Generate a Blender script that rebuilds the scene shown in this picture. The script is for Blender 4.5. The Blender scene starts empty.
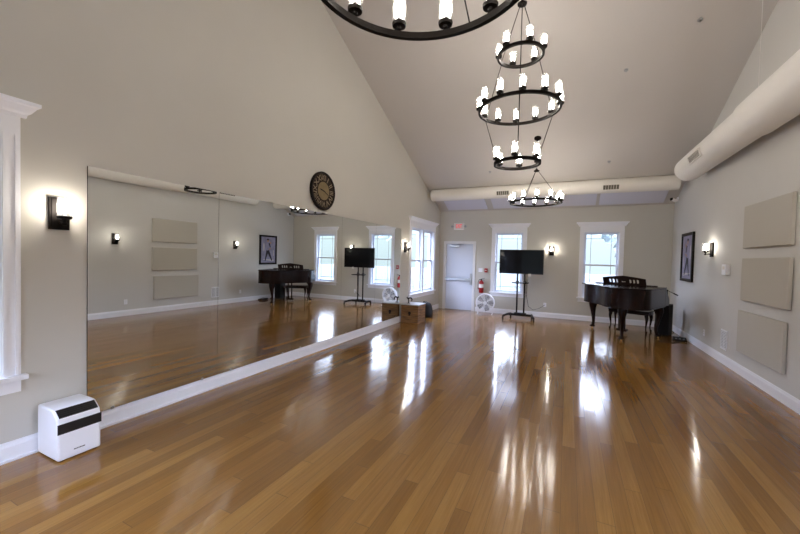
import bpy, math, random
from mathutils import Vector, Matrix
random.seed(7)
PI = math.pi
sc = bpy.context.scene
col = sc.collection
D, W, NEAR = 10.5493, 5.8895, -2.6
EAVE, SLOPE = 3.0, 0.42
RIDGE_Y = 2.5
RZ = EAVE + SLOPE * (D - RIDGE_Y)
NZ = RZ - SLOPE * (RIDGE_Y - NEAR)                             # the near wall is taller than the rear wall
def ceil_z(y): return RZ - SLOPE * abs(y - RIDGE_Y)

# ------------------------------------------------------------------ materials
def nt(m):
    m.use_nodes = True
    return m.node_tree, m.node_tree.nodes, m.node_tree.links
def mat(name, rgb, rough=0.5, metal=0.0, noise=0.06, scale=30.0, bump=0.0, ior=1.45, coat=0.0):
    m = bpy.data.materials.new(name)
    t, n, l = nt(m)
    b = n['Principled BSDF']
    b.inputs['Roughness'].default_value = rough
    b.inputs['Metallic'].default_value = metal
    b.inputs['IOR'].default_value = ior
    b.inputs['Coat Weight'].default_value = coat
    tc = n.new('ShaderNodeTexCoord')
    ns = n.new('ShaderNodeTexNoise'); ns.inputs['Scale'].default_value = scale; ns.inputs['Detail'].default_value = 3
    l.new(tc.outputs['Object'], ns.inputs['Vector'])
    r = n.new('ShaderNodeValToRGB')
    r.color_ramp.elements[0].color = [c * (1 - noise) for c in rgb] + [1]
    r.color_ramp.elements[1].color = [min(1, c * (1 + noise)) for c in rgb] + [1]
    l.new(ns.outputs['Fac'], r.inputs['Fac']); l.new(r.outputs['Color'], b.inputs['Base Color'])
    if bump:
        bp = n.new('ShaderNodeBump'); bp.inputs['Strength'].default_value = bump; bp.inputs['Distance'].default_value = 0.002
        l.new(ns.outputs['Fac'], bp.inputs['Height']); l.new(bp.outputs['Normal'], b.inputs['Normal'])
    return m
def emit(name, rgb, strength):
    m = bpy.data.materials.new(name); t, n, l = nt(m)
    n.remove(n['Principled BSDF'])
    e = n.new('ShaderNodeEmission'); e.inputs['Color'].default_value = (*rgb, 1); e.inputs['Strength'].default_value = strength
    l.new(e.outputs[0], n['Material Output'].inputs['Surface'])
    return m
def clear_glass(name, tint=(0.97, 0.98, 0.98), gloss=0.25, haze=0.0):
    m = bpy.data.materials.new(name); t, n, l = nt(m)
    n.remove(n['Principled BSDF'])
    tr = n.new('ShaderNodeBsdfTransparent'); tr.inputs[0].default_value = (*tint, 1)
    g = n.new('ShaderNodeBsdfGlossy'); g.inputs['Roughness'].default_value = 0.03
    lw = n.new('ShaderNodeLayerWeight'); lw.inputs['Blend'].default_value = 0.5
    pw = n.new('ShaderNodeMath'); pw.operation = 'POWER'; pw.inputs[1].default_value = 4.0; l.new(lw.outputs['Facing'], pw.inputs[0])
    sc_ = n.new('ShaderNodeMath'); sc_.operation = 'MULTIPLY_ADD'; sc_.inputs[1].default_value = gloss * 2; sc_.inputs[2].default_value = gloss * 0.12; l.new(pw.outputs[0], sc_.inputs[0])
    mx = n.new('ShaderNodeMixShader')
    src = tr.outputs[0]
    if haze:
        tl = n.new('ShaderNodeBsdfTranslucent'); tl.inputs[0].default_value = (0.9, 0.9, 0.9, 1)
        m2 = n.new('ShaderNodeMixShader'); m2.inputs[0].default_value = haze
        l.new(tr.outputs[0], m2.inputs[1]); l.new(tl.outputs[0], m2.inputs[2]); src = m2.outputs[0]
    l.new(sc_.outputs[0], mx.inputs[0]); l.new(src, mx.inputs[1]); l.new(g.outputs[0], mx.inputs[2])
    l.new(mx.outputs[0], n['Material Output'].inputs['Surface'])
    return m
def wood_floor():
    m = bpy.data.materials.new('oak_floor'); t, n, l = nt(m); b = n['Principled BSDF']
    def math_(op, a, bb=None, c=None):
        k = n.new('ShaderNodeMath'); k.operation = op
        for i, v in enumerate((a, bb, c)):
            if v is None: continue
            if isinstance(v, (int, float)): k.inputs[i].default_value = v
            else: l.new(v, k.inputs[i])
        return k.outputs[0]
    tc = n.new('ShaderNodeTexCoord'); sp = n.new('ShaderNodeSeparateXYZ'); l.new(tc.outputs['Object'], sp.inputs[0])
    x, y = sp.outputs[0], sp.outputs[1]
    PW, PL = 0.098, 1.75
    xi = math_('DIVIDE', x, PW); ix = math_('FLOOR', xi); fx = math_('SUBTRACT', xi, ix)
    w1 = n.new('ShaderNodeTexWhiteNoise'); w1.noise_dimensions = '1D'; l.new(ix, w1.inputs['W'])
    yo = math_('ADD', math_('DIVIDE', y, PL), math_('MULTIPLY', w1.outputs['Value'], 7.0))
    iy = math_('FLOOR', yo); fy = math_('SUBTRACT', yo, iy)
    cb = n.new('ShaderNodeCombineXYZ'); l.new(ix, cb.inputs[0]); l.new(iy, cb.inputs[1])
    w2 = n.new('ShaderNodeTexWhiteNoise'); w2.noise_dimensions = '3D'; l.new(cb.outputs[0], w2.inputs['Vector'])
    # grain
    gv = n.new('ShaderNodeCombineXYZ')
    l.new(math_('MULTIPLY', x, 75.0), gv.inputs[0]); l.new(math_('MULTIPLY', y, 2.2), gv.inputs[1]); l.new(math_('MULTIPLY', w2.outputs['Value'], 37.0), gv.inputs[2])
    gn = n.new('ShaderNodeTexNoise'); gn.inputs['Scale'].default_value = 1.0; gn.inputs['Detail'].default_value = 5; gn.inputs['Roughness'].default_value = 0.65
    l.new(gv.outputs[0], gn.inputs['Vector'])
    tone = math_('ADD', math_('MULTIPLY', w2.outputs['Value'], 0.40), math_('MULTIPLY', gn.outputs['Fac'], 0.62))
    r = n.new('ShaderNodeValToRGB'); cr = r.color_ramp
    cr.elements[0].position = 0.05; cr.elements[0].color = FLOOR_DARK
    cr.elements[1].position = 0.95; cr.elements[1].color = FLOOR_LIGHT
    e = cr.elements.new(0.5); e.color = FLOOR_MID
    l.new(tone, r.inputs['Fac'])
    # joints between boards
    ed = math_('MINIMUM', fx, math_('SUBTRACT', 1.0, fx)); jx = math_('LESS_THAN', ed, 0.013)
    edy = math_('MINIMUM', fy, math_('SUBTRACT', 1.0, fy)); jy = math_('LESS_THAN', edy, 0.0012)
    j = math_('MAXIMUM', jx, jy)
    mix = n.new('ShaderNodeMix'); mix.data_type = 'RGBA'; mix.inputs[7].default_value = (0.06, 0.028, 0.012, 1)
    l.new(math_('MULTIPLY', j, 0.6), mix.inputs[0]); l.new(r.outputs['Color'], mix.inputs[6])
    l.new(mix.outputs[2], b.inputs['Base Color'])
    rn = n.new('ShaderNodeTexNoise'); rn.inputs['Scale'].default_value = 3.0; l.new(tc.outputs['Object'], rn.inputs['Vector'])
    l.new(math_('ADD', 0.10, math_('MULTIPLY', rn.outputs['Fac'], 0.04)), b.inputs['Roughness'])
    b.inputs['IOR'].default_value = 1.65
    b.inputs['Anisotropic'].default_value = 0.85
    tg = n.new('ShaderNodeCombineXYZ'); tg.inputs[1].default_value = 1.0; l.new(tg.outputs[0], b.inputs['Tangent'])
    # every board lies at its own very small tilt and is a little cupped
    sc2 = n.new('ShaderNodeSeparateColor'); l.new(w2.outputs['Color'], sc2.inputs[0])
    nx = math_('ADD', math_('MULTIPLY', math_('SUBTRACT', sc2.outputs[0], 0.5), 0.013), math_('MULTIPLY', math_('SUBTRACT', fx, 0.5), 0.006))
    ny = math_('MULTIPLY', math_('SUBTRACT', sc2.outputs[1], 0.5), 0.022)
    # gentle waviness along the boards
    wn = n.new('ShaderNodeTexNoise'); wn.inputs['Scale'].default_value = 5.0; l.new(tc.outputs['Object'], wn.inputs['Vector'])
    ny = math_('ADD', ny, math_('MULTIPLY', math_('SUBTRACT', wn.outputs['Fac'], 0.5), 0.008))
    nv = n.new('ShaderNodeCombineXYZ'); l.new(nx, nv.inputs[0]); l.new(ny, nv.inputs[1]); nv.inputs[2].default_value = 1
    nn = n.new('ShaderNodeVectorMath'); nn.operation = 'NORMALIZE'; l.new(nv.outputs[0], nn.inputs[0])
    l.new(nn.outputs[0], b.inputs['Normal'])
    return m
FLOOR_DARK = (0.125, 0.050, 0.008, 1)
FLOOR_MID = (0.245, 0.109, 0.020, 1)
FLOOR_LIGHT = (0.38, 0.205, 0.050, 1)

M = {}
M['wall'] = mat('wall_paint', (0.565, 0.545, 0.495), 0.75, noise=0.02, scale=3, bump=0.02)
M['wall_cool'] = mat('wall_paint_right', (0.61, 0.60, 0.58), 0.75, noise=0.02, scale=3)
M['ceiling'] = mat('ceiling_paint', (0.58, 0.55, 0.525), 0.85, noise=0.02, scale=2)
M['trim'] = mat('white_trim', (0.86, 0.87, 0.92), 0.35, noise=0.01)
M['floor'] = wood_floor()
M['iron'] = mat('black_iron', (0.006, 0.004, 0.003), 0.6, 0.0, noise=0.3, scale=60, ior=1.2)
M['bulb'] = emit('bulb_glow', (1.0, 0.90, 0.80), 128)
M['sconce_bulb'] = emit('sconce_bulb_glow', (1.0, 0.90, 0.78), 150)
M['glass'] = clear_glass('shade_glass', gloss=0.3, haze=0.05)
M['pane'] = clear_glass('window_glass', (0.95, 0.97, 0.98), 0.08)
M['guard'] = clear_glass('guard_plastic', (0.95, 0.96, 0.97), 0.04, haze=0.5)
M['sash'] = mat('white_sash', (0.72, 0.76, 0.84), 0.4, noise=0.01)
M['mull'] = mat('grey_muntin', (0.45, 0.52, 0.60), 0.5, noise=0.02)
M['duct'] = mat('duct_paint', (0.80, 0.77, 0.71), 0.55, noise=0.015, scale=4)
M['ductw'] = mat('duct_white', (0.80, 0.78, 0.75), 0.5, noise=0.015, scale=4)
M['slot'] = mat('dark_slot', (0.12, 0.11, 0.09), 0.7)
M['panel_fab'] = mat('acoustic_fabric', (0.51, 0.485, 0.435), 0.95, noise=0.04, scale=200, bump=0.1)
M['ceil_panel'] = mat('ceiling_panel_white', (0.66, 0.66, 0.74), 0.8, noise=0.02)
M['white_plastic'] = mat('white_plastic', (0.87, 0.88, 0.93), 0.35, noise=0.01)
M['black_plastic'] = mat('black_plastic', (0.012, 0.012, 0.013), 0.35, noise=0.1)
M['matte_black'] = mat('matte_black', (0.009, 0.008, 0.009), 0.6, noise=0.2, ior=1.25)
M['screen'] = mat('tv_screen', (0.005, 0.005, 0.006), 0.08, noise=0.05, ior=1.22)
M['piano'] = mat('mahogany_lacquer', (0.012, 0.005, 0.004), 0.2, noise=0.35, scale=14, ior=1.26)
M['piano_in'] = mat('piano_dark', (0.018, 0.008, 0.006), 0.4, noise=0.2)
M['ivory'] = mat('ivory_key', (0.75, 0.72, 0.65), 0.3, noise=0.02)
M['brass'] = mat('brass', (0.55, 0.38, 0.14), 0.3, 1.0)
M['red'] = mat('extinguisher_red', (0.33, 0.008, 0.011), 0.3, noise=0.05)
M['steel'] = mat('steel', (0.45, 0.46, 0.48), 0.35, 0.9)
M['door'] = mat('door_paint', (0.62, 0.66, 0.76), 0.4, noise=0.01)
M['frame'] = mat('door_frame_paint', (0.76, 0.76, 0.78), 0.4, noise=0.01)
M['exit_red'] = emit('exit_red', (0.9, 0.03, 0.06), 1.3)
M['exit_face'] = mat('exit_face', (0.8, 0.78, 0.76), 0.4, noise=0.01)
M['label'] = mat('label_white', (0.75, 0.72, 0.68), 0.5, noise=0.02)
M['clock_dark'] = mat('clock_dark', (0.018, 0.010, 0.006), 0.6, noise=0.4, scale=25, ior=1.25)
M['clock_rim'] = mat('clock_rim', (0.008, 0.005, 0.004), 0.45, noise=0.2, ior=1.25)
M['clock_tan'] = mat('clock_tan', (0.19, 0.135, 0.06), 0.7, noise=0.35, scale=18)
M['clock_num'] = mat('clock_numeral', (0.26, 0.20, 0.13), 0.7, noise=0.15)
M['canvas'] = mat('canvas_violet', (0.27, 0.25, 0.36), 0.6, noise=0.6, scale=5)
M['p_orange'] = mat('paint_orange', (0.60, 0.19, 0.07), 0.6, noise=0.5, scale=20)
M['p_dark'] = mat('paint_dark', (0.02, 0.018, 0.03), 0.6, noise=0.3)
M['p_pale'] = mat('paint_pale', (0.55, 0.50, 0.52), 0.6, noise=0.3)
M['p_skin'] = mat('paint_skin', (0.42, 0.24, 0.15), 0.6, noise=0.2)
M['rubber'] = mat('black_rubber', (0.012, 0.012, 0.012), 0.8)
M['bag'] = mat('bag_nylon', (0.010, 0.010, 0.014), 0.8, noise=0.3, scale=40, bump=0.3)
M['speaker_cloth'] = mat('speaker_cloth', (0.014, 0.012, 0.011), 0.85, noise=0.3, scale=120)
M['grey_plastic'] = mat('grey_plastic', (0.35, 0.36, 0.38), 0.4)
M['fan_blade'] = mat('fan_blade_grey', (0.16, 0.17, 0.19), 0.5)
M['stone_white'] = mat('crate_top_paper', (0.72, 0.74, 0.80), 0.6, noise=0.05)
M['ground'] = mat('outdoor_lawn', (0.055, 0.063, 0.06), 0.9, noise=0.25, scale=0.6)
M['leaf'] = mat('leaf', (0.30, 0.35, 0.34), 0.9, noise=0.5, scale=3)
M['bark'] = mat('bark', (0.16, 0.15, 0.14), 0.9, noise=0.3)
M['roof'] = mat('roof_outer', (0.2, 0.2, 0.2), 0.9)
# crate wood
def crate_wood():
    m = bpy.data.materials.new('crate_wood'); t, n, l = nt(m); b = n['Principled BSDF']; b.inputs['Roughness'].default_value = 0.6
    tc = n.new('ShaderNodeTexCoord'); mp = n.new('ShaderNodeMapping'); mp.inputs['Scale'].default_value = (2, 2, 26)
    l.new(tc.outputs['Object'], mp.inputs[0])
    ns = n.new('ShaderNodeTexNoise'); ns.inputs['Scale'].default_value = 2.0; ns.inputs['Detail'].default_value = 5; l.new(mp.outputs[0], ns.inputs['Vector'])
    r = n.new('ShaderNodeValToRGB'); r.color_ramp.elements[0].color = (0.10, 0.045, 0.015, 1); r.color_ramp.elements[1].color = (0.40, 0.20, 0.07, 1)
    r.color_ramp.elements[0].position = 0.3; r.color_ramp.elements[1].position = 0.75
    l.new(ns.outputs['Fac'], r.inputs['Fac']); l.new(r.outputs['Color'], b.inputs['Base Color'])
    return m
M['crate'] = crate_wood()
mm = bpy.data.materials.new('silver_mirror'); t_, n_, l_ = nt(mm); n_.remove(n_['Principled BSDF'])
g_ = n_.new('ShaderNodeBsdfGlossy'); g_.inputs['Roughness'].default_value = 0.0; g_.inputs['Color'].default_value = (0.86, 0.88, 0.86, 1)
l_.new(g_.outputs[0], n_['Material Output'].inputs['Surface']); M['mirror'] = mm

# ------------------------------------------------------------------ mesh builder
class MB:
    def __init__(s): s.v = []; s.f = []
    def add(s, vs, fs):
        b = len(s.v); s.v += [tuple(p) for p in vs]; s.f += [tuple(i + b for i in f) for f in fs]; return s
    def box(s, x0, y0, z0, x1, y1, z1):
        return s.add([(x0, y0, z0), (x1, y0, z0), (x1, y1, z0), (x0, y1, z0), (x0, y0, z1), (x1, y0, z1), (x1, y1, z1), (x0, y1, z1)],
                     [(3, 2, 1, 0), (4, 5, 6, 7), (0, 1, 5, 4), (1, 2, 6, 5), (2, 3, 7, 6), (3, 0, 4, 7)])
    def bar(s, p, q, w, h=None):            # square bar between points
        p, q = Vector(p), Vector(q); d = (q - p).normalized(); h = h or w
        up = Vector((0, 0, 1)) if abs(d.z) < 0.95 else Vector((0, 1, 0))
        a = d.cross(up).normalized(); b = a.cross(d)
        vs = []
        for c in (p, q):
            for i, j in ((-1, -1), (1, -1), (1, 1), (-1, 1)): vs.append(c + a * i * w / 2 + b * j * h / 2)
        return s.add(vs, [(3, 2, 1, 0), (4, 5, 6, 7), (0, 1, 5, 4), (1, 2, 6, 5), (2, 3, 7, 6), (3, 0, 4, 7)])
    def tube(s, path, r, n=10, closed=False):
        P = [Vector(p) for p in path]; R = r if isinstance(r, (list, tuple)) else [r] * len(P); k = len(P)
        ref = None; rings = []
        for i in range(k):
            if closed: d = (P[(i + 1) % k] - P[i - 1]).normalized()
            else: d = (P[min(i + 1, k - 1)] - P[max(i - 1, 0)]).normalized()
            if ref is None:
                ref = d.cross(Vector((0, 0, 1)) if abs(d.z) < 0.9 else Vector((0, 1, 0))).normalized()
            a = (ref - d * ref.dot(d)).normalized(); b = d.cross(a); ref = a
            rings.append([P[i] + (a * math.cos(t) + b * math.sin(t)) * R[i] for t in [2 * PI * j / n for j in range(n)]])
        vs = [p for rg in rings for p in rg]; fs = []
        for i in range(k if closed else k - 1):
            for j in range(n):
                a, b = i * n + j, i * n + (j + 1) % n; c, d = ((i + 1) % k) * n + (j + 1) % n, ((i + 1) % k) * n + j
                fs.append((a, b, c, d))
        if not closed: fs += [tuple(reversed(range(n))), tuple(range((k - 1) * n, k * n))]
        return s.add(vs, fs)
    def lathe(s, prof, n=24, mtx=None, closed=False, phase=0.0):   # prof [(r, z)]
        k = len(prof); vs = []; fs = []
        for r, z in prof:
            for j in range(n):
                t = 2 * PI * j / n + phase; p = Vector((max(r, 1e-5) * math.cos(t), max(r, 1e-5) * math.sin(t), z))
                vs.append(mtx @ p if mtx else p)
        for i in range(k if closed else k - 1):
            for j in range(n):
                a, b = i * n + j, i * n + (j + 1) % n; i2 = (i + 1) % k
                fs.append((a, b, i2 * n + (j + 1) % n, i2 * n + j))
        if not closed: fs += [tuple(reversed(range(n))), tuple(range((k - 1) * n, k * n))]
        return s.add(vs, fs)
    def prism(s, poly, a, b, f):            # poly [(u, v)], f(u, v, w) -> point
        k = len(poly)
        vs = [f(u, v, a) for u, v in poly] + [f(u, v, b) for u, v in poly]
        return s.add(vs, [tuple(reversed(range(k))), tuple(range(k, 2 * k))] + [(i, (i + 1) % k, k + (i + 1) % k, k + i) for i in range(k)])
    def build(s, name, m, parent=None, bevel=0.0, smooth=40, loc=None, recalc=True):
        me = bpy.data.meshes.new(name); me.from_pydata([tuple(p) for p in s.v], [], s.f); me.validate()
        if recalc:
            import bmesh
            b = bmesh.new(); b.from_mesh(me); bmesh.ops.recalc_face_normals(b, faces=b.faces); b.to_mesh(me); b.free()
        if smooth:
            for p in me.polygons: p.use_smooth = True
            me.set_sharp_from_angle(angle=math.radians(smooth))
        me.materials.append(M[m] if isinstance(m, str) else m)
        o = bpy.data.objects.new(name, me); col.objects.link(o)
        if parent: o.parent = parent
        if loc: o.location = loc
        if bevel:
            bv = o.modifiers.new('bevel', 'BEVEL'); bv.width = bevel; bv.segments = 2; bv.limit_method = 'ANGLE'; bv.harden_normals = False
        return o
def rotX(a): return Matrix.Rotation(a, 4, 'X')
def rotY(a): return Matrix.Rotation(a, 4, 'Y')
def rotZ(a): return Matrix.Rotation(a, 4, 'Z')
def T(x, y, z): return Matrix.Translation((x, y, z))
def empty(name, loc=(0, 0, 0), rz=0.0):
    o = bpy.data.objects.new(name, None); col.objects.link(o); o.location = loc; o.rotation_euler = (0, 0, rz); o.empty_display_size = 0.1
    return o
def tag(o, label, cat, group=None, kind=None):
    o['label'] = label; o['category'] = cat
    if group: o['group'] = group
    if kind: o['kind'] = kind
    return o
def struct(o): o['kind'] = 'structure'; return o
def dup_tree(o, parent=None):
    c = o.copy(); col.objects.link(c)
    if parent: c.parent = parent
    for ch in list(o.children): dup_tree(ch, c)
    return c
def text_mesh(name, txt, size, m, parent, mtx, extrude=0.002):
    cu = bpy.data.curves.new('lettering', 'FONT'); cu.body = txt; cu.size = size; cu.extrude = extrude; cu.align_x = 'CENTER'; cu.align_y = 'CENTER'
    o = bpy.data.objects.new('lettering', cu); col.objects.link(o)
    bpy.context.view_layer.update()
    me = bpy.data.meshes.new_from_object(o.evaluated_get(bpy.context.evaluated_depsgraph_get()))
    bpy.data.objects.remove(o); bpy.data.curves.remove(cu)
    me.transform(mtx); me.materials.clear(); me.materials.append(M[m])
    if name is None: return me
    r = bpy.data.objects.new(name, me); col.objects.link(r); r.parent = parent
    return r
# wall-hung things are modelled with their back at y = 0 and their face towards -y
REAR, LEFT, RIGHT, NEARW = 0.0, PI / 2, -PI / 2, PI

# ------------------------------------------------------------------ the shell
def wall_grid(mb, u0, u1, z0, z1, holes, f, th):
    us = sorted({u0, u1, *[h[0] for h in holes], *[h[1] for h in holes]})
    zs = sorted({z0, z1, *[h[2] for h in holes], *[h[3] for h in holes]})
    for i in range(len(us) - 1):
        for j in range(len(zs) - 1):
            uc, zc = (us[i] + us[i + 1]) / 2, (zs[j] + zs[j + 1]) / 2
            if any(h[0] < uc < h[1] and h[2] < zc < h[3] for h in holes): continue
            mb.prism([(us[i], zs[j]), (us[i + 1], zs[j]), (us[i + 1], zs[j + 1]), (us[i], zs[j + 1])], 0, th, f)
TH = 0.18
ZG0, ZG1 = 0.62, 2.335
win_rear = [(1.70, 2.465), (3.995, 4.79)]
win_left = [(-0.60, 1.055), (8.30, 9.98)]
win_right_added = [(0.55, 2.2)]  # unseen double window, added to throw daylight on the left side
win_near_added = [(0.35, 1.75), (2.25, 3.65), (4.15, 5.55)]  # unseen windows behind the camera, added for daylight fill
door_hole = (0.197, 1.073, 0, 2.03)
mb = MB(); wall_grid(mb, -TH, W + TH, 0, EAVE, [(a, b, ZG0, ZG1) for a, b in win_rear] + [door_hole], lambda u, v, w: (u, D + w, v), TH)
struct(mb.build('wall_rear', 'wall', smooth=0))
mb = MB(); wall_grid(mb, -TH, W + TH, 0, NZ, [(a, b, ZG0, ZG1) for a, b in win_near_added], lambda u, v, w: (u, NEAR - w, v), TH)
struct(mb.build('wall_near', 'wall', smooth=0))
gable = [(NEAR, EAVE), (D, EAVE), (RIDGE_Y, RZ), (NEAR, NZ)]
mb = MB(); wall_grid(mb, NEAR, D, 0, EAVE, [(a, b, ZG0, ZG1) for a, b in win_left], lambda u, v, w: (-w, u, v), TH)
mb.prism(gable, 0, TH, lambda u, v, w: (-w, u, v)); struct(mb.build('wall_left', 'wall', smooth=0))
mb = MB(); wall_grid(mb, NEAR, D, 0, EAVE, [(a, b, ZG0, ZG1) for a, b in win_right_added], lambda u, v, w: (W + w, u, v), TH)
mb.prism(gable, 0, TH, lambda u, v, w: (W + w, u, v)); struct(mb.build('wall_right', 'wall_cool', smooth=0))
mb = MB()
for ya in (D, NEAR):
    e = 0.3 if ya > 0 else -0.3
    ze = ceil_z(ya + e)
    mb.prism([(ya + e, ze), (RIDGE_Y, RZ), (RIDGE_Y, RZ + 0.2), (ya + e, ze + 0.2)], -0.4, W + 0.4, lambda u, v, w: (w, u, v))
struct(mb.build('ceiling', 'ceiling', smooth=0))
struct(MB().box(-TH, NEAR - TH, -0.1, W + TH, D + TH, 0).build('floor', 'floor', smooth=0))
# baseboards with a stepped top
def base_profile(): return [(0, 0), (0.017, 0), (0.017, 0.105), (0.011, 0.122), (0.008, 0.14), (0, 0.14)]
mb = MB(); mb.prism(base_profile(), NEAR, D - 0.001, lambda u, v, w: (u, w, v)); struct(mb.build('baseboard_left', 'trim', smooth=0))
mb = MB(); mb.prism(base_profile(), NEAR, D - 0.001, lambda u, v, w: (W - u, w, v)); struct(mb.build('baseboard_right', 'trim', smooth=0))
mb = MB(); mb.prism(base_profile(), 1.16, W - 0.018, lambda u, v, w: (w, D - u, v)); struct(mb.build('baseboard_rear', 'trim', smooth=0))
mb = MB(); mb.prism(base_profile(), 0.018, W - 0.018, lambda u, v, w: (w, NEAR + u, v)); struct(mb.build('baseboard_near', 'trim', smooth=0))
# quarter-round shoe under the mirror side
struct(MB().box(0.0175, 1.0, 0.0005, 0.03, 7.67, 0.018).build('trim_1', 'trim', smooth=0))

# ------------------------------------------------------------------ windows
def make_window(idx, loc, rz, w, mullion=False):
    r = empty('window_%d' % idx, (loc[0], loc[1], 0), rz); struct(r)
    h = w / 2; cw = 0.105
    mb = MB()                                              # side casings, fluted, and head casing
    for s in (-1, 1):
        a, b = (h, h + cw) if s > 0 else (-h - cw, -h)
        mb.box(a, -0.02, ZG0 - 0.03, b, -0.0005, ZG1 + 0.02)
        mb.box(a + 0.012, -0.027, ZG0 - 0.03, a + 0.03, -0.02, ZG1 + 0.02); mb.box(b - 0.03, -0.027, ZG0 - 0.03, b - 0.012, -0.02, ZG1 + 0.02)
    mb.box(-h - cw, -0.022, ZG1, h + cw, -0.0005, ZG1 + 0.15)
    mb.build('casing', 'trim', r, smooth=0)
    prof = [(0, 0), (0.03, 0), (0.034, 0.02), (0.05, 0.035), (0.075, 0.075), (0.09, 0.085), (0.09, 0.11), (0, 0.11)]
    mb = MB()
    def ring(ext):
        return
    # crown: mitred at both ends so the profile returns to the wall
    zc = ZG1 + 0.15
    L = h + cw
    pts = []
    for o, z in prof: pts.append((o, zc + z))
    vs = []; fs = []
    k = len(pts)
    for (xs, fy) in ((-1, 0), (-1, 1), (1, 1), (1, 0)):
        for o, z in pts: vs.append((xs * (L + o), -o if fy else -0.0005, z))
    for a in range(3):
        for i in range(k):
            fs.append((a * k + i, a * k + (i + 1) % k, (a + 1) * k + (i + 1) % k, (a + 1) * k + i))
    fs.append(tuple(range(k))); fs.append(tuple(range(3 * k, 4 * k)))
    mb.add(vs, fs); mb.build('crown', 'trim', r, smooth=0)
    MB().box(-h - cw - 0.03, -0.06, ZG0 - 0.035, h + cw + 0.03, -0.0005, ZG0).build('sill', 'trim', r, bevel=0.004, smooth=0)
    MB().box(-h - cw, -0.022, ZG0 - 0.125, h + cw, -0.0005, ZG0 - 0.035).build('apron', 'trim', r, smooth=0)
    MB().box(-h, -0.0005, ZG0 - 0.0, -h + 0.012, TH, ZG1).box(h - 0.012, -0.0005, ZG0, h, TH, ZG1).box(-h, -0.0005, ZG1 - 0.012, h, TH, ZG1).box(-h, -0.0005, ZG0, h, TH, ZG0 + 0.015).build('jamb', 'sash', r, smooth=0)
    units = [(-h + 0.012, h - 0.012)] if not mullion else [(-h + 0.012, -0.05), (0.05, h - 0.012)]
    if mullion: MB().box(-0.05, -0.01, ZG0, 0.05, TH, ZG1).build('mullion', 'sash', r, smooth=0)
    zm = (ZG0 + ZG1) / 2
    for a, b in units:
        for (z0, z1, yo) in ((ZG0 + 0.015, zm + 0.02, 0.05), (zm - 0.02, ZG1 - 0.012, 0.088)):
            s = 0.042
            mb = MB().box(a, yo, z0, a + s, yo + 0.035, z1).box(b - s, yo, z0, b, yo + 0.035, z1)
            mb.box(a + s, yo, z0, b - s, yo + 0.035, z0 + s).box(a + s, yo, z1 - s, b - s, yo + 0.035, z1)
            sash = mb.build('sash', 'sash', r, smooth=0)
            MB().box(a + s, yo + 0.015, z0 + s, b - s, yo + 0.02, z1 - s).build('pane', 'pane', sash, smooth=0)
            g = 0.006; ins = 0.11                          # prairie grille: bars a hand's width in from the edges
            mb = MB()
            for xx in (a + s + ins, b - s - ins): mb.box(xx - g, yo + 0.009, z0 + s, xx + g, yo + 0.014, z1 - s)
            zz = (z1 - s - ins) if yo > 0.07 else (z0 + s + ins)
            mb.box(a + s, yo + 0.009, zz - g, b - s, yo + 0.014, zz + g)
            mb.build('grille', 'mull', sash, smooth=0)
    return r
k = 1
for a, b in win_rear: make_window(k, ((a + b) / 2, D), REAR, b - a); k += 1
for a, b in win_left: make_window(k, (0, (a + b) / 2), LEFT, b - a, True); k += 1
for a, b in win_right_added: make_window(k, (W, (a + b) / 2), RIGHT, b - a, True); k += 1
for a, b in win_near_added: make_window(k, ((a + b) / 2, NEAR), NEARW, b - a); k += 1

# ------------------------------------------------------------------ the steel exit door
dr = struct(empty('door_1', (0.635, D, 0)))
h = 0.438
MB().box(-h - 0.06, -0.02, 0, -h + 0.02, TH, 2.09).box(h - 0.02, -0.02, 0, h + 0.06, TH, 2.09).box(-h + 0.02, -0.02, 2.01, h - 0.02, TH, 2.09).build('door_frame', 'frame', dr, smooth=0)
leaf = MB().box(-h + 0.022, 0.03, 0.012, h - 0.022, 0.075, 2.008).build('door_leaf', 'door', dr, smooth=0)
mb = MB().box(-0.40, -0.03, 0.895, 0.36, 0.012, 0.965); mb.box(-0.41, -0.035, 0.885, -0.33, 0.03, 0.975)
mb.box(0.31, -0.035, 0.88, 0.41, 0.03, 0.985); mb.box(0.345, -0.025, 0.78, 0.405, 0.03, 1.12)
bar = mb.build('panic_bar', 'steel', leaf, bevel=0.004, smooth=0); bar['label'] = 'grey steel push bar'
mb = MB().box(-0.3, -0.03, 1.90, -0.02, 0.03, 1.965); mb.bar((-0.16, -0.015, 1.975), (0.12, 0.0, 1.985), 0.02, 0.012); mb.bar((0.12, 0.0, 1.985), (-0.1, 0.02, 1.99), 0.018, 0.01)
mb.build('door_closer', 'steel', leaf, bevel=0.003, smooth=0)
MB().box(-h + 0.022, 0.0, -0.0, h - 0.022, 0.09, 0.011).build('threshold', 'steel', dr, smooth=0)

# ------------------------------------------------------------------ mirror wall
names = ['nearest the white air unit', 'second from the white air unit', 'directly under the round clock', 'just right of the round clock, fourth from the air unit', 'last one beside the wooden crate']
ys = [1.56 + i * (7.67 - 1.56) / 5 for i in range(6)]
for i in range(5):
    r = empty('wall_mirror', (0, (ys[i] + ys[i + 1]) / 2, 0.148), LEFT)
    hw = (ys[i + 1] - ys[i]) / 2 - 0.0015
    MB().box(-hw, -0.012, 0, hw, -0.001, 2.087).build('backing', 'matte_black', r, smooth=0)
    MB().add([(-hw, -0.0125, 0), (hw, -0.0125, 0), (hw, -0.0125, 2.087), (-hw, -0.0125, 2.087)], [(0, 1, 2, 3)]).build('glass', 'mirror', r, smooth=0)
    for sx in (-0.7, 0.7):
        MB().box(sx * hw - 0.012, -0.016, -0.006, sx * hw + 0.012, -0.0126, 0.016).build('clip', 'steel', r, smooth=0)
    tag(r, 'tall frameless dance mirror panel, ' + names[i], 'mirror', 'mirror panels along the left wall')

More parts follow.
